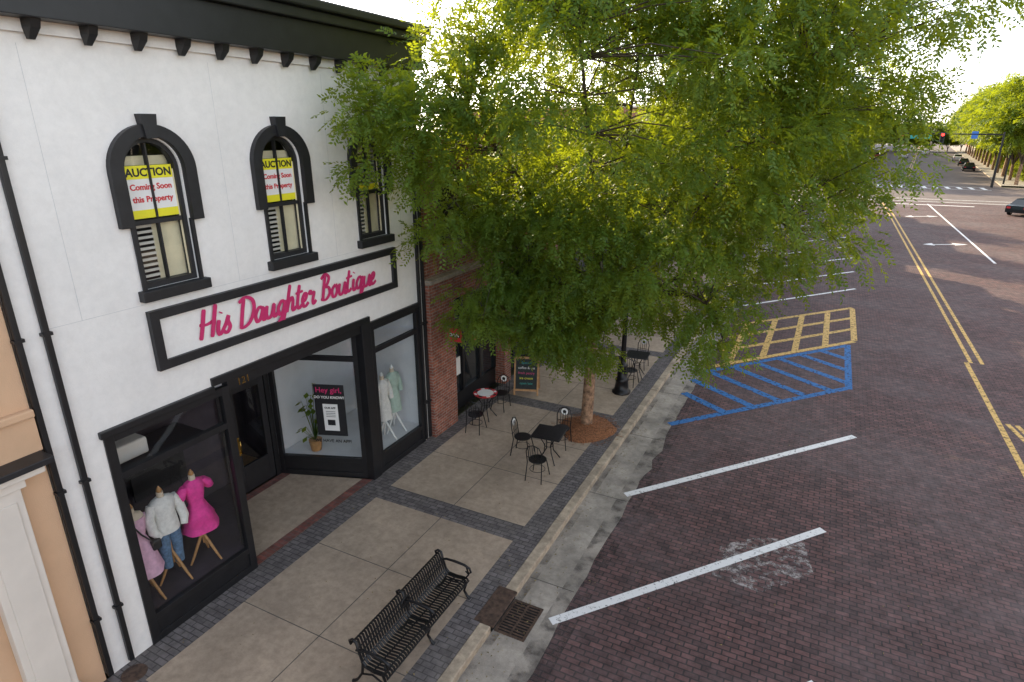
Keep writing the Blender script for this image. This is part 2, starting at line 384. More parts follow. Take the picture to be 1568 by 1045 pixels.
for yy in (3.36,3.66,11.17,11.34):
    b.box(.002,.07,yy-.035,yy+.035,.05,8.26,BLACK,.012)
    for zz in (1,3,5,7): b.box(.0,.085,yy-.055,yy+.055,zz,zz+.04,BLACK)
b.obj('downspouts',bt)
for wi,c in enumerate(WC):
    hood=[(c-.60,6.10),(c-.43,6.10)]+[(c-.43*math.cos(math.pi*k/24),6.8+.43*math.sin(math.pi*k/24)) for k in range(25)]+[(c+.43,6.10),(c+.60,6.10)]+[(c+.60*math.cos(math.pi*k/24),6.8+.58*math.sin(math.pi*k/24)) for k in range(25)]
    plate('hood_%d'%wi,hood,[],.09,.088,BLACKW,bt)
    plate('keystone_%d'%wi,[(c-.075,7.2),(c+.075,7.2),(c+.11,7.50),(c-.11,7.50)],[],.13,.125,BLACKW,bt)
    plate('frame_%d'%wi,arch(c,.409,5.252,6.80,.409),[arch(c,.35,5.33,6.80,.35)],-.03,.12,BLACKW,bt)
    b=B()
    ga=arch(c,.36,5.32,6.8,.36); b.add([(-.10,p[0],p[1]) for p in ga],[tuple(range(len(ga)))],GLASS)
    b.box(-.13,-.05,c-.35,c+.35,6.10,6.16,BLACKW)
    b.box(-.125,-.06,c-.012,c+.012,5.33,7.14,BLACKW)
    b.box(-.095,-.075,c-.35,c-.335,5.33,6.8,SHADE); b.box(-.095,-.075,c+.335,c+.35,5.33,6.8,SHADE)
    b.box(-.02,.12,c-.52,c+.52,5.10,5.25,BLACKW,.012)
    b.box(.02,.045,c-.46,c-.405,5.25,6.1,BLACKW); b.box(.02,.045,c+.405,c+.46,5.25,6.1,BLACKW)
    b.box(0,.03,c-.45,c-.409,5.25,6.12,BLACKW); b.box(0,.03,c+.409,c+.45,5.25,6.12,BLACKW)
    if wi<2: b.box(-.094,-.088,c-.335,c+.335,6.18,6.86,PAPER); b.box(-.087,-.085,c-.335,c+.335,6.69,6.86,YEL)
    b.box(-.087,-.085,c-.335,c+.335,6.18,6.29,YEL)
    b.box(-.18,-.17,c-.05,c+.36,5.28,6.15,SHADE); b.box(-.20,-.19,c-.36,c+.36,6.86,6.98,SHADE)
    z=5.3
    while z<(6.12 if wi<2 else 7.0):
        b.box(-.18,-.15,c-.35,c-.06 if z<6.12 else c+.34,z,z+.035,BLIND); z+=.075
    b.obj('sash_%d'%wi,bt)
    def TM(y,z,x=-.084): return Matrix.Translation((x,y,z))@FM
    if wi<2:
        text('auction_text_%d'%wi,'AUCTION',.142,TM(c,6.725),BLACKW,bt,.0015,.005)
        text('auction_text_b%d'%wi,'Coming Soon',.108,TM(c,6.55),REDT,bt,.0015,.003)
        text('auction_text_c%d'%wi,'this Property',.108,TM(c,6.39),REDT,bt,.0015,.003)
plate('sign_border',[(4.90,4.10),(10.36,4.10),(10.36,4.96),(4.90,4.96)],[[(5.03,4.23),(10.23,4.23),(10.23,4.83),(5.03,4.83)]],.085,.08,BLACKW,bt)
b=B(); b.box(.001,.03,5.03,10.23,4.23,4.83,WHITE); b.obj('sign_panel',bt)
GL={'H':(.72,[[(.05,0),(.1,.5),(.13,1)],[(.5,0),(.55,.5),(.6,1.08)],[(-.02,.5),(.3,.46),(.68,.56)]]),
'i':(.30,[[(.08,.5),(.05,.15),(.14,0),(.28,.13)],[(.12,.72),(.14,.76)]]),
's':(.40,[[(-.02,.08),(.12,.3),(.22,.55),(.2,.38),(.3,.16),(.18,-.01),(.02,.05)]]),
'D':(.80,[[(.2,.98),(.15,.5),(.12,0)],[(-.05,.88),(.25,1.02),(.6,.85),(.68,.5),(.5,.12),(.2,-.02),(0,.06)]]),
'a':(.56,[[(.38,.42),(.2,.5),(.03,.25),(.12,0),(.28,.1),(.4,.47),(.38,.12),(.46,0),(.56,.12)]]),
'u':(.56,[[(.02,.48),(.0,.14),(.12,0),(.28,.12),(.37,.48),(.36,.12),(.44,0),(.56,.12)]]),
'g':(.54,[[(.38,.42),(.2,.5),(.03,.25),(.12,.02),(.28,.1),(.4,.48),(.36,-.1),(.22,-.42),(.06,-.3),(.25,-.05),(.54,.12)]]),
'h':(.52,[[(.16,1.0),(.08,.5),(.03,0),(.1,.3),(.26,.5),(.34,.35),(.32,.08),(.4,0),(.52,.12)]]),
't':(.36,[[(.16,.9),(.09,.4),(.08,.12),(.18,0),(.34,.12)],[(-.08,.6),(.34,.64)]]),
'e':(.38,[[(0,.16),(.2,.24),(.26,.42),(.14,.5),(.02,.28),(.1,.02),(.22,0),(.38,.12)]]),
'r':(.44,[[(0,.4),(.08,.54),(.14,.42),(.3,.45),(.24,.15),(.3,0),(.44,.12)]]),
'B':(.70,[[(.2,.98),(.15,.5),(.12,0)],[(0,.86),(.25,1.02),(.5,.85),(.4,.6),(.2,.52),(.5,.45),(.58,.2),(.35,-.01),(.02,.06)]]),
'o':(.48,[[(.24,.49),(.05,.33),(.08,.05),(.24,0),(.36,.25),(.24,.49),(.32,.4),(.48,.42)]]),
'q':(.56,[[(.38,.42),(.2,.5),(.03,.25),(.12,.02),(.28,.1),(.4,.48),(.36,0),(.33,-.42),(.42,-.2),(.56,.1)]]),
' ':(.30,[])}
def crom(P,n=6):
    P=[P[0]]+P+[P[-1]]; o=[]
    for i in range(1,len(P)-2):
        for k in range(n):
            t=k/n; a,b_,c,d=P[i-1],P[i],P[i+1],P[i+2]
            o.append(tuple(.5*(2*b_[j]+(c[j]-a[j])*t+(2*a[j]-5*b_[j]+4*c[j]-d[j])*t*t+(3*b_[j]-a[j]-3*c[j]+d[j])*t**3) for j in range(2)))
    o.append(P[-1]); return o
def script(bb,txt,y0,z0,sc,rad,mat,x=.033,width=None):
    tot=sum(GL[ch][0] for ch in txt); sy=width/tot; cur=0; si=0
    for ch in txt:
        adv,st=GL[ch]
        for s_ in st:
            path=[(0,y0+(cur+a+.22*c)*sy,z0+c*sc) for a,c in crom(s_)]
            n=len(path); vs=[]; si+=1
            for i in range(n):
                d=Vector(path[min(i+1,n-1)])-Vector(path[max(i-1,0)]); d.normalize()
                w=rad*(.66+.5*abs(d.z))
                if i in(0,n-1): w*=.7
                p=Vector((0,-d.z,d.y))*w; xx=x+(si%3)*.012+i*.00035
                for q in (Vector(path[i])+p,Vector(path[i])-p): vs.append((xx,q.y,q.z))
            bb.add(vs,[(2*i,2*i+2,2*i+3,2*i+1) for i in range(n-1)],mat)
        cur+=adv
b=B(); script(b,'His Daughter Boutique',5.60,4.335,.45,.032,PINK,width=4.08); b.obj('sign_lettering',bt)

def glazed(name,p0,p1,kick=.45,tz=2.78,top=3.48,stile=.11,d0=-.10,d1=.0):
    p0=Vector((*p0,0)); p1=Vector((*p1,0)); d=(p1-p0); Ln=d.length; d.normalize(); nrm=Vector((d.y,-d.x,0))
    M=Matrix.Translation(p0)@Matrix(((nrm.x,d.x,0,0),(nrm.y,d.y,0,0),(0,0,1,0),(0,0,0,1)))
    b=B()
    b.box(d0,d1,0,stile,0,top,BLACK,.006,M); b.box(d0,d1,Ln-stile,Ln,0,top,BLACK,.006,M)
    b.box(d0,d1-.004,stile,Ln-stile,top-.12,top,BLACK,0,M)
    b.box(d0,d1-.004,stile,Ln-stile,tz,tz+.1,BLACK,0,M)
    b.box(d0+.02,d1-.03,stile,Ln-stile,.12,kick-.08,BLACK,0,M)
    b.box(d0,d1-.004,stile,Ln-stile,kick-.08,kick+.02,BLACK,.004,M)
    b.box(d0,d1-.004,stile,Ln-stile,0.0,.12,BLACK,.004,M)
    for za,zb in ((kick+.02,tz),(tz+.1,top-.12)):
        b.add([(d0+.045,stile,za),(d0+.045,Ln-stile,za),(d0+.045,Ln-stile,zb),(d0+.045,stile,zb)],[(0,1,2,3)],GLASS,False,M)
    b.obj(name,bt); return M
glazed('display_left',(.03,4.0),(.03,5.95),stile=.13)
glazed('display_right',(.03,9.40),(.03,11.15),stile=.13,tz=2.85)
Ma=glazed('display_angled',(-2.0,8.42),(-.13,9.13),stile=.1,tz=2.75,top=3.4)
glazed('display_return',(-.15,5.95),(-2.0,7.25),stile=.1,tz=2.75,top=3.4)
b=B()
b.box(-.14,.06,9.13,9.40,0,3.6,BLACK,.01)
b.box(-.12,.05,5.68,9.42,3.56,3.69,BLACK,.01); b.box(-.12,.02,5.95,9.13,3.40,3.56,BLACK)
b.box(-.10,.06,3.96,5.70,3.46,3.56,BLACK,.01); b.box(-.10,.06,9.40,11.18,3.46,3.56,BLACK,.01)
b.obj('storefront_trim',bt)
b=B()
x=-2.0
b.box(x-.1,x,7.25,7.37,0,3.4,BLACK); b.box(x-.1,x,8.30,8.42,0,3.4,BLACK); b.box(x-.1,x,7.37,8.30,2.45,2.57,BLACK); b.box(x-.1,x,7.37,8.30,3.28,3.4,BLACK)
b.box(x-.08,x-.02,7.38,7.52,.03,2.44,BLACKW,.004); b.box(x-.08,x-.02,8.15,8.29,.03,2.44,BLACKW,.004)
b.box(x-.08,x-.02,7.52,8.15,.03,.62,BLACKW,.004); b.box(x-.08,x-.02,7.52,8.15,2.28,2.44,BLACKW,.004)
for a_,c_,za,zb in ((7.37,8.30,2.57,3.28),(7.52,8.15,.62,2.28)): b.add([(x-.05,a_,za),(x-.05,c_,za),(x-.05,c_,zb),(x-.05,a_,zb)],[(0,1,2,3)],GLASS)
b.tube([(x,7.46,1.0),(x+.06,7.46,1.0),(x+.06,7.46,1.28),(x,7.46,1.28)],.012,GOLD,8); b.box(x-.02,x-.012,7.41,7.5,.92,1.34,GOLD)
b.obj('front_door',bt)
text('number','121',.17,Matrix.Translation((.024,6.25,3.41))@FM,GOLD,bt,.003)
b=B()
b.add([(-.1,4.02,.44),(-.1,5.85,.44),(-2.05,7.2,.44),(-2.05,4.02,.44)],[(0,1,2,3)],DRKROOM)
b.box(-2.12,-2.06,3.62,7.24,.0,3.4,DRKROOM); b.box(-2.06,-.11,3.9,3.98,0,3.4,DRKROOM)
b.add([(-.05,9.3,.44),(-.05,11.12,.44),(-2.1,11.12,.44),(-2.1,8.5,.44)],[(0,1,2,3)],LROOM)
b.box(-2.2,-2.12,8.46,11.15,0,3.4,LROOM); b.box(-2.12,-.1,11.12,11.18,0,3.4,LROOM)
b.box(-6,-.12,3.7,11.15,3.41,3.5,LROOM)
b.box(-6.1,-6,3.7,11.15,0,3.4,DRKROOM); b.box(-6,-2.13,7.0,7.06,0,3.4,DRKROOM); b.box(-6,-2.2,8.6,8.66,0,3.4,DRKROOM)
b.box(-6,-2.13,7.06,8.6,0,.05,WOOD)
b.obj('interior',bt)
b=B(); b.box(-.9,-.5,4.3,4.85,2.72,2.98,CREAM,.03); b.box(-1.1,-.3,4.1,5.7,2.66,2.70,BLACKW)
b.obj('storage_shelf')
b=B(); b.box(-1.7,-1.4,4.2,4.9,.44,1.5,DRKROOM,.01); b.box(-1.38,-1.36,4.3,4.8,.9,1.3,DRESSL,.0); b.box(-1.9,-1.86,5.2,6.2,1.2,2.3,BLACKW,.0); b.obj('display_cabinet')
b=B(); b.add([(0,5.95,.006),(0,9.13,.006),(-2.0,8.42,.006),(-2.0,7.25,.006)],[(0,1,2,3)],CONC)
b.add([(0.0,5.95,.01),(0.0,9.13,.01),(-.22,9.05,.01),(-.22,6.1,.01)],[(0,1,2,3)],REDPAVE)
b.add([(-1.8,7.11,.01),(-1.8,8.49,.01),(-2.0,8.42,.01),(-2.0,7.25,.01)],[(0,1,2,3)],REDPAVE)
b.obj('entry_floor',bt)
def angtext(n,t,s,y,z,mat): text(n,t,s,Ma@Matrix.Translation((-.035,y,z))@FM,mat,bt,.001,.002)
b=B(); b.box(-.049,-.042,.95,1.62,1.0,2.2,BLACKW,0,Ma); b.box(-.041,-.038,1.12,1.45,1.12,1.75,PAPER,0,Ma); b.box(-.0375,-.036,1.2,1.37,1.25,1.38,BLACKW,0,Ma)
for i in range(4): b.box(-.0375,-.036,1.18,1.39,1.45+i*.04,1.46+i*.04,BLACKW,0,Ma)
b.obj('app_poster',bt)
angtext('t1','Hey girl,',.17,1.28,2.02,PINK); angtext('t2','DO YOU KNOW?',.085,1.28,1.88,PAPER); angtext('t3','OUR APP',.06,1.28,1.64,BLACKW)
angtext('t4','WE HAVE AN APP!',.10,1.28,.84,BLACKW)
b=B()
b.loft([(.46,.11,.11,-1.45,9.0),(.72,.15,.15,-1.45,9.0)],WOOD,14)
for k in range(40):
    a=random.random()*6.28; r=.12+random.random()*.3; h=.9+random.random()*1.1
    p0=Vector((-1.45,9.0,.7)); p1=Vector((-1.45+r*math.cos(a)*.7,9.0+r*math.sin(a)*.7,h)); q=p1+Vector((math.cos(a)*.15,math.sin(a)*.15,-.08)); sd=Vector((-math.sin(a),math.cos(a),0))*.06
    b.tube([p0,p1],.006,LEAF,4); b.add([p1,(p1+q)/2+sd,q,(p1+q)/2-sd],[(0,1,2,3)],LEAF)
b.obj('potted_plant')

def mannequin(name,x,y,zb,kind,rot=0,wm=WOOD):
    M=Matrix.Translation((x,y,zb))@Matrix.Rotation(rot,4,'Z'); b=B()
    for a in (0.3,2.4,4.5):
        b.tube([(0,0,.52),(.08*math.cos(a),.08*math.sin(a),.36),(.2*math.cos(a),.2*math.sin(a),.12),(.27*math.cos(a),.27*math.sin(a),.0)],[.02,.026,.022,.016],wm,8,M)
    b.tube([(0,0,.3),(0,0,1.0)],.018,wm,8,M)
    b.loft([(1.50,.055,.06),(1.55,.05,.05),(1.60,.05,.05)],SKIN,14,M); b.loft([(1.60,.03,.03),(1.62,.045,.045),(1.66,.03,.03),(1.70,.008,.008)],wm,12,M)
    body=[(.98,.13,.17),(1.10,.10,.125),(1.22,.12,.15),(1.34,.13,.17),(1.43,.11,.185),(1.49,.08,.14),(1.52,.055,.06)]
    if kind=='pink':
        b.loft([(.62,.27,.30),(.66,.26,.29),(.80,.21,.25),(.81,.22,.26),(.95,.15,.19)]+body[1:],DRESSP,24,M,jit=.05)
        for s_ in (-1,1): b.loft([(1.24,.05,.05,0,s_*.27),(1.28,.085,.08,0,s_*.26),(1.38,.09,.09,0,s_*.22),(1.46,.06,.08,0,s_*.15)],DRESSP,14,M)
    elif kind=='lilac':
        b.loft([(.48,.26,.29),(.52,.25,.28),(.75,.19,.23),(.95,.14,.175)]+body[1:5],DRESSL,24,M,jit=.06)
        b.loft([(1.40,.115,.18),(1.49,.08,.14),(1.53,.055,.06)],SKIN,20,M)
        b.tube([(.1,-.12,1.48),(.15,0,1.2),(.13,.16,.95)],.012,BLACKW,6,M); b.box(.08,.16,.12,.26,.82,.98,BLACKW,.02,M)
    elif kind=='jeans':
        b.loft([(.92,.16,.20),(.96,.155,.195),(1.10,.145,.18)]+[(z,rx*1.15,ry*1.12) for z,rx,ry in body[2:]],SWEAT,24,M,jit=.02)
        for s_ in (-1,1):
            b.tube([(0,s_*.17,1.44),(.02,s_*.25,1.25),(.08,s_*.26,1.05),(.14,s_*.2,.94)],[.07,.075,.07,.05],SWEAT,12,M)
            b.tube([(0,s_*.085,.95),(.01,s_*.1,.7),(0,s_*.1,.45),(0,s_*.1,.28)],[.10,.09,.075,.07],DENIM,12,M)
    else:
        mt=SWEAT if kind=='white' else GREEND
        b.loft([(.55,.17,.2),(.75,.16,.19),(.95,.14,.175)]+body[1:],mt,24,M,jit=.06)
        for s_ in (-1,1): b.tube([(0,s_*.16,1.43),(.02,s_*.23,1.2),(.04,s_*.24,.98)],[.06,.065,.06],mt,12,M)
    b.obj(name)
mannequin('mannequin',-.42,4.34,.44,'lilac'); mannequin('mannequin',-.46,4.83,.44,'jeans'); mannequin('mannequin',-.46,5.38,.44,'pink')
mannequin('mannequin',-.36,10.12,.44,'white',wm=PAPER); mannequin('mannequin',-.45,10.6,.44,'green',wm=PAPER)

# ------------------------------------------------------------ neighbours
pb=empty('peach_building')
b=B()
b.box(-12,.0,-6,2.15,3.55,8.6,PEACH); b.box(-12,0,2.15,3.31,0,8.6,PEACH)
b.box(.0,.14,2.45,2.95,0,3.35,CREAM,.01); b.box(0,.18,2.40,3.0,3.35,3.47,CREAM,.01); b.box(0,.2,2.4,3.0,0,.3,CREAM,.01); b.box(.14,.16,2.53,2.87,.45,3.2,CREAM,.008)
b.box(0,.26,-6,3.2,3.47,3.58,CREAM,.02); b.box(0,.34,-6,3.28,3.58,3.66,BLACKW,.01); b.box(0,.05,-6,3.31,3.66,4.1,PEACH)
b.box(0,.10,-6,3.31,4.1,4.2,PEACH,.02)
b.box(-.25,-.2,-6,2.4,0,3.5,DGLASS); b.box(-.2,-.05,2.1,2.44,0,3.4,CREAM); b.box(-.2,-.06,1.15,1.3,0,3.4,CREAM); b.box(-.2,-.07,1.3,2.1,2.3,2.42,CREAM); b.box(-.18,-.1,1.3,2.1,0,.5,CREAM); b.box(-.18,-.1,1.95,2.1,.5,2.3,CREAM)
b.loft([(1.0,.03,.03,-.05,2.02),(1.06,.035,.035,-.05,2.02)],GOLD,12); b.box(-.1,-.09,1.98,2.06,.9,1.2,GOLD)
b.box(-.2,-.08,-6,1.15,0,.6,CREAM)
b.obj('facade',pb)
bb_=empty('brick_shop_building')
b=B()
b.box(-14,-.3,11.34,19.4,0,3.3,BRICKB)
b.box(-.3,.16,11.40,12.45,0,3.9,BRICKR); b.box(-.3,.16,18.0,19.2,0,3.9,BRICKR); b.box(-.3,.12,15.2,15.6,0,3.3,BRICKR)
b.box(-14,.0,11.33,19.4,3.9,7.0,BRICKR); b.box(-.3,.1,12.45,18.0,3.3,3.9,BRICKR)
b.box(-.3,.22,11.40,19.4,3.9,4.02,BRICKT,.02); b.box(-.3,.25,11.42,19.4,7.0,7.25,BRICKR,.02)
for y in (12.2,14.3,16.4):
    b.box(0,.012,y,y+1.0,4.7,6.4,DGLASS); b.box(0,.05,y-.07,y,4.65,6.45,BLACKW); b.box(0,.05,y+1,y+1.07,4.65,6.45,BLACKW); b.box(0,.05,y,y+1,5.55,5.62,BLACKW)
    b.box(0,.1,y-.1,y+1.1,4.52,4.65,BRICKT); b.box(0,.07,y-.1,y+1.1,6.45,6.7,BRICKR)
for (ya,yb) in ((12.45,15.2),(15.6,18.0)):
    b.box(-.3,-.2,ya,yb,0,.5,BLACK); b.box(-.3,-.2,ya,yb,2.5,2.62,BLACK); b.box(-.26,-.25,ya,yb,.5,3.3,DGLASS)
    for k in range(4):
        y=ya+(yb-ya)*k/3; b.box(-.3,-.18,y-.05,y+.05,.5,3.3,BLACK)
b.box(-.24,-.22,12.9,13.25,1.0,1.5,PAPER); b.box(-.24,-.22,13.9,14.2,1.7,1.9,REDT)
b.box(-.24,-.22,15.9,16.3,1.3,1.9,REDT)
b.obj('facade',bb_)
b=B(); b.tube([(.16,12.05,2.75),(.62,12.05,2.75)],.012,IRON,6)
b.box(.2,.6,12.03,12.07,2.38,2.72,REDT,.01); b.box(.24,.56,12.022,12.03,2.5,2.6,BLACKW)
o=b.obj('open_sign'); text('open_sign_text','OPEN',.11,Matrix.Translation((.4,12.018,2.52))@Matrix.Rotation(R(90),4,'X'),PAPER,o,.002,.002)
def rowb(name,x0,y0,y1,h,mat,side,storeys=2,depth=14):
    e=empty(name); b=B()
    xa,xb=(x0-depth,x0) if side>0 else (x0,x0+depth)
    b.box(xa,xb,y0,y1-.02,-.15,h,mat)
    s_=side
    def bx(d,ya,yb,za,zb,m):
        a,c=sorted((x0,x0+s_*d)); b.box(a,c,ya,yb,za,zb,m)
    bx(.3,y0,y1-.03,h-.5,h-.02,mat); bx(.35,y0,y1-.03,h-.02,h+.15,BRICKT)
    bx(.12,y0+.3,y1-.3,3.4,3.9,random.choice([BLACKW,CREAM,BRICKT]))
    n=max(1,int((y1-y0)/3)); w=(y1-y0)/n
    for i in range(n):
        ya=y0+i*w+.35; yb=y0+(i+1)*w-.35
        bx(.02,ya,yb,.5,3.2,DGLASS); bx(.06,ya-.08,ya,0,3.3,BLACKW); bx(.06,yb,yb+.08,0,3.3,BLACKW); bx(.08,ya,yb,.0,.5,BLACKW)
        for st in range(1,storeys):
            zz=st*3.6+1.0
            yc=(ya+yb)/2
            if zz+2<h: bx(.02,yc-.5,yc+.5,zz,zz+1.9,DGLASS); bx(.08,yc-.6,yc+.6,zz-.15,zz,CREAM); bx(.06,yc-.6,yc+.6,zz+1.9,zz+2.1,CREAM); bx(.05,yc-.03,yc+.03,zz,zz+1.9,CREAM); bx(.055,yc-.5,yc+.5,zz+.93,zz+.98,CREAM)
    b.obj('facade',e)
mats=[BRICKB,BRICKT,BRICKR,CREAM,PEACH]
y=19.4; hs=[7.2,6.2,8.4,8.8,7.0,9.0,8.5]; ws=[7,8,9,7,9,9,8.5]
for i,(w,h) in enumerate(zip(ws,hs)): rowb('brick_building',0,y,y+w,h,mats[i%5],1); y+=w
rowb('brick_building',0,-22,-6.05,9,BRICKT,1)
y=-30
for i,(w,h) in enumerate([(12,8),(11,6.5),(14,8.5),(10,6),(12,8),(13,7),(12,8),(13,8)]):
    rowb('brick_building',30.2,y,y+w,h,mats[(i+2)%5],-1); y+=w
b=B(); b.box(26.2,30.2,-60,77,-.2,0,CONC); b.box(26,26.2,-60,77,-.2,.0,KERB,.02); b.obj('opposite_sidewalk')
for i in range(7):
    for s_ in (-1,1):
        e=empty('brick_building'); h=7+random.random()*3 if not (s_==1 and i==1) else 15
        M=Matrix.Translation(Vector(far(0,8+i*34,0)))@Matrix.Rotation(R(-5.6),4,'Z'); b=B()
        x0,x1=sorted((17*s_,36*s_)); m_=[BRICKB,BRICKR,BRICKT][(i*2+s_)%3]
        b.box(x0,x1,0,32,-.2,h,m_,0,M); xx=17*s_
        for k in range(8):
            for st in range(int(h//3.6)):
                a,c=sorted((xx,xx-s_*.03)); b.box(a,c,1+k*3.9,3+k*3.9,.8+st*3.6,2.9+st*3.6,DGLASS,0,M)
        if s_==1 and i==1: b.box(20,26,10,16,15,17.5,BRICKB,0,M)
        b.obj('walls',e)

# ------------------------------------------------------------ furniture
def bench():
    b=B(); prof=[(3.10,.74),(3.12,.79),(3.17,.79),(3.20,.70),(3.25,.50),(3.32,.42),(3.45,.41),(3.60,.43),(3.67,.41),(3.69,.36)]
    y0,y1=4.95,7.05
    n=int((y1-y0)/.052)
    for i in range(n+1):
        y=y0+(y1-y0)*i/n
        b.rings([[(x-.004,y-.017,z),(x+.004,y-.017,z+.006),(x+.004,y+.017,z+.006),(x-.004,y+.017,z)] for x,z in prof],IRON,False)
    for x,z in ((3.11,.755),(3.20,.68),(3.225,.60),(3.26,.47),(3.45,.395),(3.62,.415),(3.69,.37)):
        b.tube([(x,y0-.02,z),(x,y1+.02,z)],.012,IRON,6)
    for y in (y0,(y0+y1)/2,y1):
        b.tube([(3.27,y,.45),(3.24,y,.25),(3.16,y,.1),(3.10,y,.03),(3.06,y,.0)],[.022,.02,.02,.024,.03],IRON,8)
        b.tube([(3.60,y,.41),(3.64,y,.28),(3.60,y,.14),(3.66,y,.04),(3.71,y,0)],[.022,.02,.02,.024,.03],IRON,8)
        b.tube([(3.22,y,.22),(3.42,y,.3),(3.62,y,.22)],.014,IRON,8)
        b.tube([(3.27,y,.4),(3.45,y,.37),(3.6,y,.39)],.02,IRON,8)
        b.tube([(3.17,y,.64),(3.28,y,.69),(3.45,y,.70),(3.62,y,.69),(3.72,y,.65),(3.74,y,.58),(3.69,y,.53),(3.64,y,.57)],[.018,.02,.022,.022,.02,.018,.015,.012],IRON,8)
        b.tube([(3.66,y,.66),(3.70,y,.52),(3.63,y,.41)],.014,IRON,8)
        b.tube([(3.09,y,.72),(3.07,y,.78),(3.12,y,.82),(3.18,y,.80),(3.22,y,.62),(3.27,y,.44)],.02,IRON,8)
    ym=(y0+y1)/2
    b.tube([(3.215,ym+.09*math.cos(a),.63+.09*math.sin(a)) for a in np.linspace(0,6.283,17)],.014,IRON,6)
    b.box(3.20,3.23,ym-.05,ym+.05,.58,.68,IRON,.01)
    b.v=[(x+.06,yy-.09,z*.93) for x,yy,z in b.v]
    b.obj('park_bench')
bench()
def chair(x,y,rot,tag=False):
    M=Matrix.Translation((x,y,0))@Matrix.Rotation(rot,4,'Z'); b=B()
    b.loft([(.44,.19,.19),(.455,.205,.205),(.465,.20,.20)],IRON,20,M)
    for sx,sy in ((1,1),(1,-1)): b.tube([(.15*sx,.14*sy,.44),(.2*sx,.17*sy,.2),(.23*sx,.2*sy,0)],.012,IRON,6,M)
    for sy in (1,-1): b.tube([(-.24,.19*sy,0),(-.17,.17*sy,.44),(-.21,.18*sy,.72),(-.24,.13*sy,.86),(-.25,0,.91)],.012,IRON,6,M)
    for yy in (-.09,-.03,.03,.09): b.tube([(-.17,yy,.46),(-.2,yy,.68),(-.245,yy,.88)],.007,IRON,5,M)
    b.tube([(-.19,-.18,.58),(-.2,0,.58),(-.19,.18,.58)],.008,IRON,5,M)
    b.tube([(.17*math.cos(a),.17*math.sin(a),.22) for a in np.linspace(0,6.283,17)],.007,IRON,5,M)
    if tag:
        b.tube([(-.235,0,.80),(-.222,0,.80)],.085,PAPER,18,M)
        b.tube([(-.221,0,.80),(-.218,0,.80)],.045,BLACKW,14,M); b.tube([(-.24,0,.80),(-.236,0,.80)],.045,BLACKW,14,M)
    b.obj('patio_chair')
def table(x,y,rot=0,square=True,red=False):
    M=Matrix.Translation((x,y,0))@Matrix.Rotation(rot,4,'Z'); b=B()
    if square:
        b.box(-.33,.33,-.33,.33,.705,.72,IRON,.005,M)
        for k in range(13): b.box(-.32,.32,-.31+k*.05,-.29+k*.05,.72,.724,IRON,0,M)
        b.tube([(-.34,-.34,.71),(.34,-.34,.71),(.34,.34,.71),(-.34,.34,.71),(-.34,-.34,.71)],.011,IRON,6,M)
    else:
        b.loft([(.70,.31,.31),(.72,.32,.32)],REDT if red else IRON,28,M); b.loft([(.721,.22,.22),(.726,.22,.22)],PAPER,28,M)
        for k in range(8):
            a=k*.785; b.box(.235,.30,-.05,.05,.7205,.724,PAPER if k%2 else BLACKW,0,M@Matrix.Rotation(a,4,'Z'))
    for k in range(4):
        a=k*math.pi/2+.785
        c,s_=math.cos(a),math.sin(a); b.tube([(.26*c,.26*s_,.70),(.1*c,.1*s_,.42),(.12*c,.12*s_,.25),(.3*c,.3*s_,0)],.013,IRON,6,M)
    b.tube([(.11*math.cos(a),.11*math.sin(a),.4) for a in np.linspace(0,6.283,13)],.008,IRON,5,M)
    b.obj('patio_table')
table(3.12,11.65,.1); chair(2.45,11.65,0.1,True); chair(3.2,10.85,1.6); chair(3.1,12.45,-1.5,True)
table(.72,12.95,0,False,True); chair(.85,12.2,1.7); chair(.8,13.65,-1.5,True)
table(3.5,17.6,.1); chair(3.5,16.9,1.5); chair(3.4,18.4,-1.6,True); chair(2.85,17.7,0)
b=B(); M0=Matrix.Translation((.95,15.0,0))@Matrix.Rotation(R(20),4,'Z')
for s_ in (-1,1):
    Mx=M0@Matrix.Translation((0,s_*.28,0))@Matrix.Rotation(R(14.5*s_),4,'X')
    b.box(-.36,-.31,-.015,.015,0,1.12,WOOD,.004,Mx); b.box(.31,.36,-.015,.015,0,1.12,WOOD,.004,Mx)
    b.box(-.31,.31,-.015,.015,1.06,1.12,WOOD,.004,Mx); b.box(-.31,.31,-.015,.015,.12,.18,WOOD,.004,Mx); b.box(-.31,.31,-.008,.008,.18,1.06,CHALK,0,Mx)
o=b.obj('sandwich_board')
Mt=M0@Matrix.Translation((0,-.28,0))@Matrix.Rotation(R(-14.5),4,'X')
for i,(t,m_) in enumerate([('Specials',TEAL),('coffee & tea',PAPER),('fresh pastry',PINK),('ice cream',YEL),('open late',TEAL)]):
    text('chalk_%d'%i,t,.10,Mt@Matrix.Translation((0,-.012,.92-i*.15))@Matrix.Rotation(R(90),4,'X'),m_,o,.001)
def lamp(x,y,h=4.2):
    b=B(); P=[(0,.26),(.06,.26),(.10,.20),(.35,.17),(.42,.2),(.46,.15),(.8,.12),(.86,.14),(.9,.085),(1.0,.07),(h-.5,.05),(h-.45,.09),(h-.4,.06)]
    n=16; rings=[[(x+r*math.cos(2*math.pi*k/n)*(1+.05*(k%2)),y+r*math.sin(2*math.pi*k/n)*(1+.05*(k%2)),z) for k in range(n)] for z,r in P]
    b.rings(rings,IRON); b.loft([(h-.4,.12,.12,x,y),(h-.2,.2,.2,x,y),(h+.1,.2,.2,x,y),(h+.28,.1,.1,x,y)],PAPER,16); b.loft([(h+.28,.12,.12,x,y),(h+.36,.05,.05,x,y),(h+.5,.01,.01,x,y)],IRON,12)
    b.obj('street_lamp')
lamp(3.45,16.2); lamp(3.45,36); lamp(3.45,56)

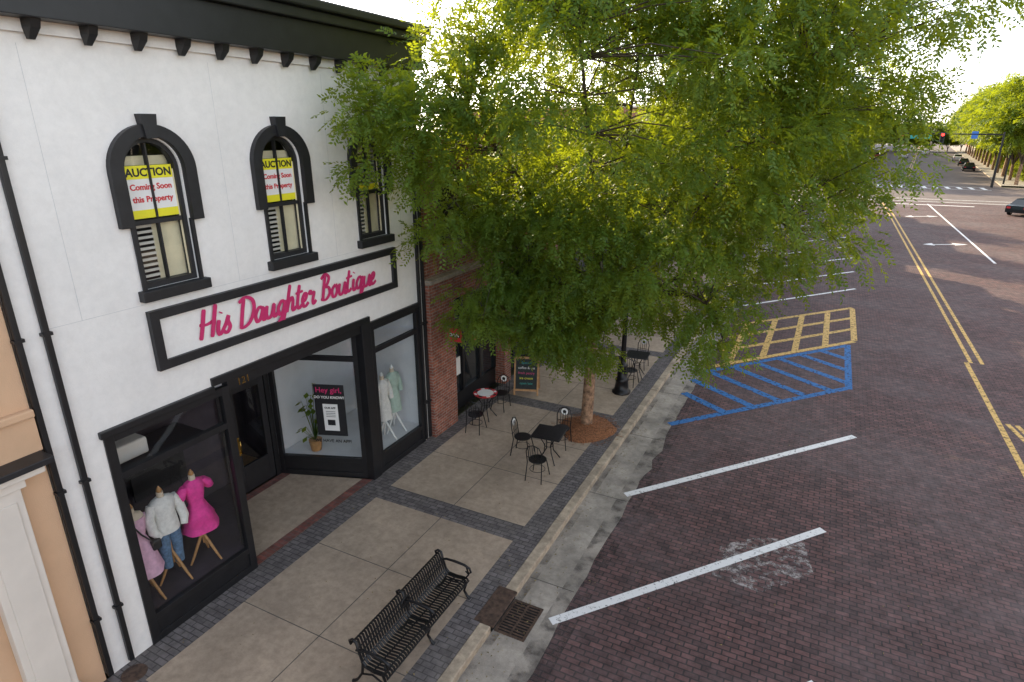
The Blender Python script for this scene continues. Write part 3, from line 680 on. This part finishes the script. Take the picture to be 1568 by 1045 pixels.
# ------------------------------------------------------------ trees
def crom3(P,n=4):
    P=[P[0]]+list(P)+[P[-1]]; o=[]
    for i in range(1,len(P)-2):
        for k in range(n):
            t=k/n; a,b_,c,d=P[i-1],P[i],P[i+1],P[i+2]
            o.append(tuple(.5*(2*b_[j]+(c[j]-a[j])*t+(2*a[j]-5*b_[j]+4*c[j]-d[j])*t*t+(3*b_[j]-a[j]-3*c[j]+d[j])*t**3) for j in range(3)))
    o.append(tuple(P[-1])); return o
def l_r(l,tr): return (tr,tr*.72) if l[0][2]<.5 else (tr*.52,.02)
def make_tree(name,blobs,limbs,ncl,spc,K,leafL,leafW,mat,trunk_r,xmin=None,twigs=True,seed=1,sprayL=.32,clr=.5,pw=.72):
    rg=np.random.default_rng(seed); b=B(); nodes=[]
    for l in limbs:
        pts=crom3(l); n=len(pts); r0=l_r(l,trunk_r)
        b.tube(pts,[r0[0]*(1-i/(n-1))+r0[1]*i/(n-1) for i in range(n)],BARK if l[0][2]<.5 else BARKD,8)
        nodes+= [np.array(p) for p in pts[2:]]
    NP=np.array(nodes)
    vol=np.array([bl[3]*bl[4]*bl[5] for bl in blobs])**pw; vol/=vol.sum()
    cl=[]
    while len(cl)<ncl:
        k=rg.choice(len(blobs),p=vol); bl=blobs[k]; d=rg.normal(size=3); d/=np.linalg.norm(d)
        rr=rg.uniform(.3,1)**.5
        p=np.array(bl[:3])+d*rr*np.array(bl[3:])
        if xmin is not None and p[0]<xmin+.3 and p[2]<9.4: continue
        out=d*np.array([1,1,.6]); cl.append((p,out/np.linalg.norm(out),rg.uniform(.6,1.35)*clr))
    C=np.array([c[0] for c in cl]); O=np.array([c[1] for c in cl]); Rr=np.array([c[2] for c in cl])
    if twigs:
        for p in C:
            j=np.argmin(((NP-p)**2).sum(1)+ (NP[:,2]>p[2]+.3)*2); q=NP[j]; mid=(p+q)/2+np.array([0,0,.12])+rg.normal(size=3)*.1
            b.tube([q,mid,p],[.02,.012,.005],BARKD,4,cap=False)
    nS=ncl*spc
    ci=np.repeat(np.arange(ncl),spc)
    rnd=rg.normal(size=(nS,3)); rnd/=np.linalg.norm(rnd,axis=1)[:,None]
    P=C[ci]+rnd*(rg.uniform(0,1,(nS,1))**.5)*Rr[ci][:,None]*np.array([1.15,1.15,.7])
    D=O[ci]*.5+rnd*.6+rg.normal(size=(nS,3))*.35+np.array([0,0,-.25]); D/=np.linalg.norm(D,axis=1)[:,None]
    U=rg.normal(size=(nS,3))*.5+np.array([0,0,1.]); Sd=np.cross(D,U); Sd/=np.linalg.norm(Sd,axis=1)[:,None]; Nn=np.cross(Sd,D)
    SL=sprayL*rg.uniform(.7,1.2,(nS,1))
    t=np.linspace(.1,1,K); side=np.where(np.arange(K)%2==0,1,-1)
    base_=P[:,None]+D[:,None]*SL[:,None]*t[None,:,None]+np.array([0,0,-1.])*(SL[:,None]*.3*(t**2)[None,:,None])
    ld=Sd[:,None]*side[None,:,None]*.85+D[:,None]*.55+np.array([0,0,-.2])+rg.normal(size=(nS,K,3))*.18
    ld/=np.linalg.norm(ld,axis=2)[...,None]
    w=np.cross(ld,Nn[:,None]+rg.normal(size=(nS,K,3))*.3); w/=np.linalg.norm(w,axis=2)[...,None]
    ll=leafL*rg.uniform(.7,1.25,(nS,K,1))
    V=np.stack([base_,base_+ld*ll*.45+w*leafW/2,base_+ld*ll,base_+ld*ll*.45-w*leafW/2],axis=2)
    if xmin is not None: ok=(V[...,0].min(axis=2)>xmin)|(V[...,2].min(axis=2)>9.3)
    else: ok=np.ones((nS,K),bool)
    V=V[ok]; rc=np.clip(.6*rg.uniform(0,1,ncl)[ci]+.4*rg.uniform(0,1,nS),0,1); rc=np.repeat(rc[:,None],K,1)[ok]
    nl=len(V); bv=np.array(b.v,float); nb=len(bv)
    allv=np.concatenate([bv,V.reshape(-1,3)])
    me=bpy.data.meshes.new(name)
    me.vertices.add(len(allv)); me.vertices.foreach_set('co',allv.ravel())
    bl_=[len(f) for f in b.f]; bi=[i for f in b.f for i in f]
    loops=np.concatenate([np.array(bi,int),nb+np.arange(nl*4)])
    tot=np.concatenate([np.array(bl_,int),np.full(nl,4)]); st=np.concatenate([[0],np.cumsum(tot)[:-1]])
    me.loops.add(len(loops)); me.loops.foreach_set('vertex_index',loops)
    me.polygons.add(len(tot)); me.polygons.foreach_set('loop_start',st); me.polygons.foreach_set('loop_total',tot)
    for m_ in b.mats: me.materials.append(m_)
    me.materials.append(mat); li=len(b.mats)
    me.polygons.foreach_set('material_index',np.concatenate([np.array(b.m,int),np.full(nl,li)]))
    me.polygons.foreach_set('use_smooth',np.concatenate([np.ones(len(b.m),bool),np.zeros(nl,bool)]))
    at=me.attributes.new('rnd','FLOAT','POINT'); at.data.foreach_set('value',np.concatenate([np.zeros(nb),np.repeat(rc,4)]).astype(np.float32))
    me.update(calc_edges=True); me.validate()
    o=bpy.data.objects.new(name,me); S.collection.objects.link(o); return o
blobs=[(4.3,13.4,7.9,4.6,4.6,3.2),(4.2,13.4,5.2,3.7,3.4,2.1),(1.9,10.6,7.0,1.3,1.9,1.9),(1.5,11.7,4.7,1.1,1.7,1.7),(8.1,13.2,8.7,1.7,2.4,1.7),
 (7.4,13.1,5.9,1.4,2.0,1.6),(6.4,12.3,3.6,.75,.8,.95),(3.3,12.6,3.5,1.9,1.3,1.0),(4.8,13.6,10.4,3.8,4.0,1.9),(5.2,13,4.4,1.6,1.5,.9),(3.4,10.4,8.6,1.6,1.5,1.3),
 (3.6,12.7,2.95,1.5,1.1,.55),(2.0,12.5,3.5,1.0,1.1,.9),(9.2,13,9.3,.9,1.4,.8),(3.4,11.4,5.2,1.8,1.3,1.2),(6.0,11.4,6.6,1.8,1.3,1.5),(3.2,16.3,8.3,2.6,2.2,1.8),
 (1.5,9.7,7.7,1.05,1.5,1.5),(2.5,9.8,9.6,1.3,1.4,1.0),(4.6,10.6,9.6,2.2,1.6,1.3),(6.6,11.6,9.2,2.0,1.6,1.4),(1.15,8.9,7.3,.7,.75,.85),(8.6,13.2,7.2,1.0,1.5,1.2)]
J=(3.40,13.58,2.5)
limbs=[[(3.32,13.6,-.05),(3.36,13.6,1.2),(3.38,13.6,2.0),J],
 [J,(3.2,13.0,4.2),(2.6,11.8,6.0),(1.9,10.4,7.6)],[J,(3.0,13.2,3.6),(2.2,12.4,4.6),(1.4,11.4,5.4)],
 [J,(3.7,13.7,4.5),(3.9,13.8,7.0),(4.2,13.9,10.0)],[J,(4.2,13.4,4.0),(5.6,13.0,5.6),(7.4,12.8,8.2)],
 [J,(4.3,13.6,3.4),(5.6,13.3,4.4),(7.3,13.0,5.6)],[J,(3.6,14.4,4.2),(3.9,15.6,6.0),(4.0,16.8,8.0)],
 [J,(3.7,12.9,4.4),(4.0,11.4,6.6),(4.2,10.0,8.8)],[J,(4.2,14.2,4.6),(5.6,15.0,6.8),(6.8,15.4,9.0)],[(4.2,13.5,3.5),(5.3,12.8,4.0),(6.2,12.3,4.0),(6.7,12.1,3.2)]]
make_tree('street_tree',blobs,limbs,700,42,12,.092,.042,LEAF,.165,xmin=.14,seed=3,clr=.50)
b=B(); rings=[]
for k,(r,z) in enumerate([(.72,-.0),(.62,.05),(.45,.10),(.25,.14),(.02,.16)]):
    rings.append([(3.36+r*math.cos(a)*(1+.08*math.sin(3*a+k))*1.0,13.55+r*1.1*math.sin(a)*(1+.06*math.cos(4*a)),z+.012*math.sin(7*a+k)) for a in np.linspace(0,6.283,29)[:-1]])
b.rings(rings,MULCH)
for k in range(900):
    a=random.random()*6.28; r=.85*random.random()**.5; z=.17*(1-(r/.75)**2)+.01; x=3.36+r*math.cos(a); y=13.55+r*1.1*math.sin(a); q=random.random()*6.28; l=.05+random.random()*.07
    z=max(z,.004); b.add([(x,y,z),(x+l*math.cos(q),y+l*math.sin(q),z+random.random()*.03),(x+l*math.cos(q)+.006,y+l*math.sin(q)+.006,z+.012)],[(0,1,2)],MULCH)
b.obj('mulch_bed')
gb=[(0,0,6.2,3.3,3.3,2.4),(1.6,.8,5.2,1.8,1.8,1.4),(-1.7,-.6,5.4,1.8,1.8,1.4),(.2,1.8,5.0,1.8,1.6,1.3),(-.3,-1.8,5,1.6,1.6,1.3),(0,0,8.0,2.2,2.2,1.3)]
gj=(0,0,2.4)
gl=[[(0,0,-.1),(0.03,0,1.2),(0,0,2.0),gj]]+[[gj,(.5*math.cos(a),.5*math.sin(a),3.6),(1.2*math.cos(a),1.2*math.sin(a),5),(2*math.cos(a),2*math.sin(a),6.6)] for a in np.arange(0,6.2,1.05)]
t0=make_tree('street_tree',gb,gl,210,26,8,.18,.09,LEAFY,.15,twigs=False,seed=5,sprayL=.4,clr=.6)
t0.location=(3.4,27.5,0)
def inst(x,y,s=1,r=0,z=0,name='street_tree'):
    o=bpy.data.objects.new(name,t0.data); S.collection.objects.link(o); o.location=(x,y,z); o.scale=(s,s,s*random.uniform(.92,1.1)); o.rotation_euler=(0,0,r)
for y in (41,54,67): inst(3.4,y,1,random.random()*6)
inst(3.4,-14,1,1)
for y in (60,72): inst(28,y,1.1,random.random()*6)
for i in range(15):
    for s_ in (-1,1):
        s=random.uniform(1.5,1.85) if s_>0 else random.uniform(1.3,1.6)
        p=far(s_*(12.8 if s_<0 else 12.8),4+i*9.5+random.random()*2); inst(p[0],p[1],s,random.random()*6,-1.3)
for i in range(14):
    p=far(14.8,9+i*7.5+random.random()*2); inst(p[0],p[1],random.uniform(.42,.55),random.random()*6,-1.5,'shrub')
for k in range(24):
    a=far(-45+k*4+random.random()*3,145+random.random()*25); inst(a[0],a[1],random.uniform(1.1,1.4),random.random()*6,-2.0)

BPS=noisy('blue_sign',(.03,.15,.5),.4,.05,3)
def signal_arm(y,xp,x0,h=6.4):
    e=empty('traffic_signal'); b=B()
    b.tube([(xp,y,0),(xp,y,4),(xp,y,h+.3)],[.16,.13,.1],IRON,10); b.tube([(xp,y,h),(x0,y,h+.15)],[.09,.05],IRON,8)
    RL=emis('red_light',(1,.03,.02),6)
    for x in (x0+.6,x0+5.2):
        b.box(x-.25,x+.25,y-.12,y+.12,h-1.1,h+.25,BLACKW,.03)
        for i,m_ in enumerate((RL,VOID,VOID)): b.tube([(x,y-.13,h-.02-i*.38),(x,y-.15,h-.02-i*.38)],.17,m_,12)
        for i in range(3): b.tube([(x,y-.12,h+.16-i*.38),(x,y-.32,h+.15-i*.38)],.05,BLACKW,6)
    b.box(x0+1.6,x0+4.0,y-.05,y-.02,h-.5,h-.08,TEAL); b.box(xp-3.4,xp-2.7,y-.05,y-.02,h-.5,h+.4,BPS)
    b.obj('mast',e)
signal_arm(101,26.5,14.8,6.5)
b=B(); b.tube([(29,108,0),(29,108,9)],[.12,.08],IRON,8); b.tube([(29,108,9),(27.5,108,9.3)],.05,IRON,6); b.box(26.8,27.6,107.85,108.15,9.2,9.35,IRON,.03); b.obj('street_light')

def car(x,y,rot,mat,name='parked_car'):
    M=Matrix.Translation((x,y,RZ))@Matrix.Rotation(rot,4,'Z'); b=B()
    def prof(pts,hw,m_):
        A=[(-hw,p[0],p[1]) for p in pts]; C=[(hw,p[0],p[1]) for p in pts]
        n=len(pts); b.add(A+C,[tuple(range(n))[::-1],tuple(range(n,2*n))]+[(i,(i+1)%n,n+(i+1)%n,n+i) for i in range(n)],m_,False,M)
    prof([(-2.25,.3),(2.25,.3),(2.3,.55),(2.2,.78),(1.1,.95),(-1.7,1.0),(-2.25,.9),(-2.3,.6)],.88,mat)
    b.rings([[(-.82,1.15,.94),(.82,1.15,.94),(.82,-1.85,.97),(-.82,-1.85,.97)],[(-.66,.4,1.40),(.66,.4,1.40),(.66,-1.25,1.40),(-.66,-1.25,1.40)]],DGLASS,False,True,M); b.box(-.64,.64,-1.22,.38,1.40,1.45,mat,.02,M)
    for yy in (1.4,-1.4):
        for xx in (-.86,.86):
            b.tube([(xx-.1,yy,.33),(xx+.1,yy,.33)],.33,VOID,18,M); b.tube([(xx-.11,yy,.33),(xx+.11,yy,.33)],.19,CREAM,12,M)
    b.box(-.8,-.5,-2.31,-2.27,.65,.8,REDT,0,M); b.box(.5,.8,-2.31,-2.27,.65,.8,REDT,0,M); b.box(-.75,-.45,2.24,2.30,.6,.74,PAPER,0,M); b.box(.45,.75,2.24,2.3,.6,.74,PAPER,0,M)
    b.obj(name)
CD=noisy('car_dark',(.02,.03,.035),.25,.05,2,metal=.3); CW=noisy('car_white',(.7,.7,.7),.3,.03,2); CR=noisy('car_red',(.3,.03,.03),.3,.03,2)
car(24.2,71,R(-35),CD)
for l,s_,m_ in ((-8.6,55,CW),(-8.6,68,CD),(9,40,CD),(9,60,CD),(-8.6,90,CR),(-2.5,95,CW),(8.8,85,CW),(-8.6,115,CD),(2.2,120,CW)):
    p=far(l,s_); car(p[0],p[1],R(-5.6),m_,'parked_car')

# ------------------------------------------------------------ light, sky, camera
w=bpy.data.worlds.new("World"); S.world=w; w.use_nodes=True; nt=w.node_tree
bg=nt.nodes['Background']; sky=N(nt,'ShaderNodeTexSky'); sky.sky_type='NISHITA'; sky.sun_disc=False
EL=24; AZ=-48
sky.sun_elevation=R(EL); sky.sun_rotation=R(AZ%360); sky.dust_density=1.0; sky.air_density=1.0
hs=N(nt,'ShaderNodeHueSaturation'); hs.inputs['Saturation'].default_value=.40
L(nt,sky.outputs[0],hs.inputs['Color']); L(nt,hs.outputs[0],bg.inputs[0]); bg.inputs[1].default_value=.49
sd=bpy.data.lights.new('sun','SUN'); sd.energy=10; sd.angle=R(.5); sd.color=(1,.84,.56)
so=bpy.data.objects.new('sun',sd); S.collection.objects.link(so)
tow=Vector((math.sin(R(AZ))*math.cos(R(EL)),math.cos(R(AZ))*math.cos(R(EL)),math.sin(R(EL))))
so.rotation_euler=tow.to_track_quat('Z','Y').to_euler(); so.location=(0,0,30)
S.view_settings.view_transform='Standard'; S.view_settings.look='None'; S.view_settings.exposure=0
cd=bpy.data.cameras.new('camera'); cam=bpy.data.objects.new('camera',cd); S.collection.objects.link(cam)
cd.sensor_width=36; cd.lens=940.32/1568*36; cd.clip_end=4000; cd.clip_start=.1
cam.matrix_world=Matrix.Translation((8.0974,0,7.3))@Matrix.Rotation(.470489,4,'Z')@Matrix.Rotation(math.pi/2-.332076,4,'X')@Matrix.Rotation(-.002794,4,'Z')
S.camera=cam
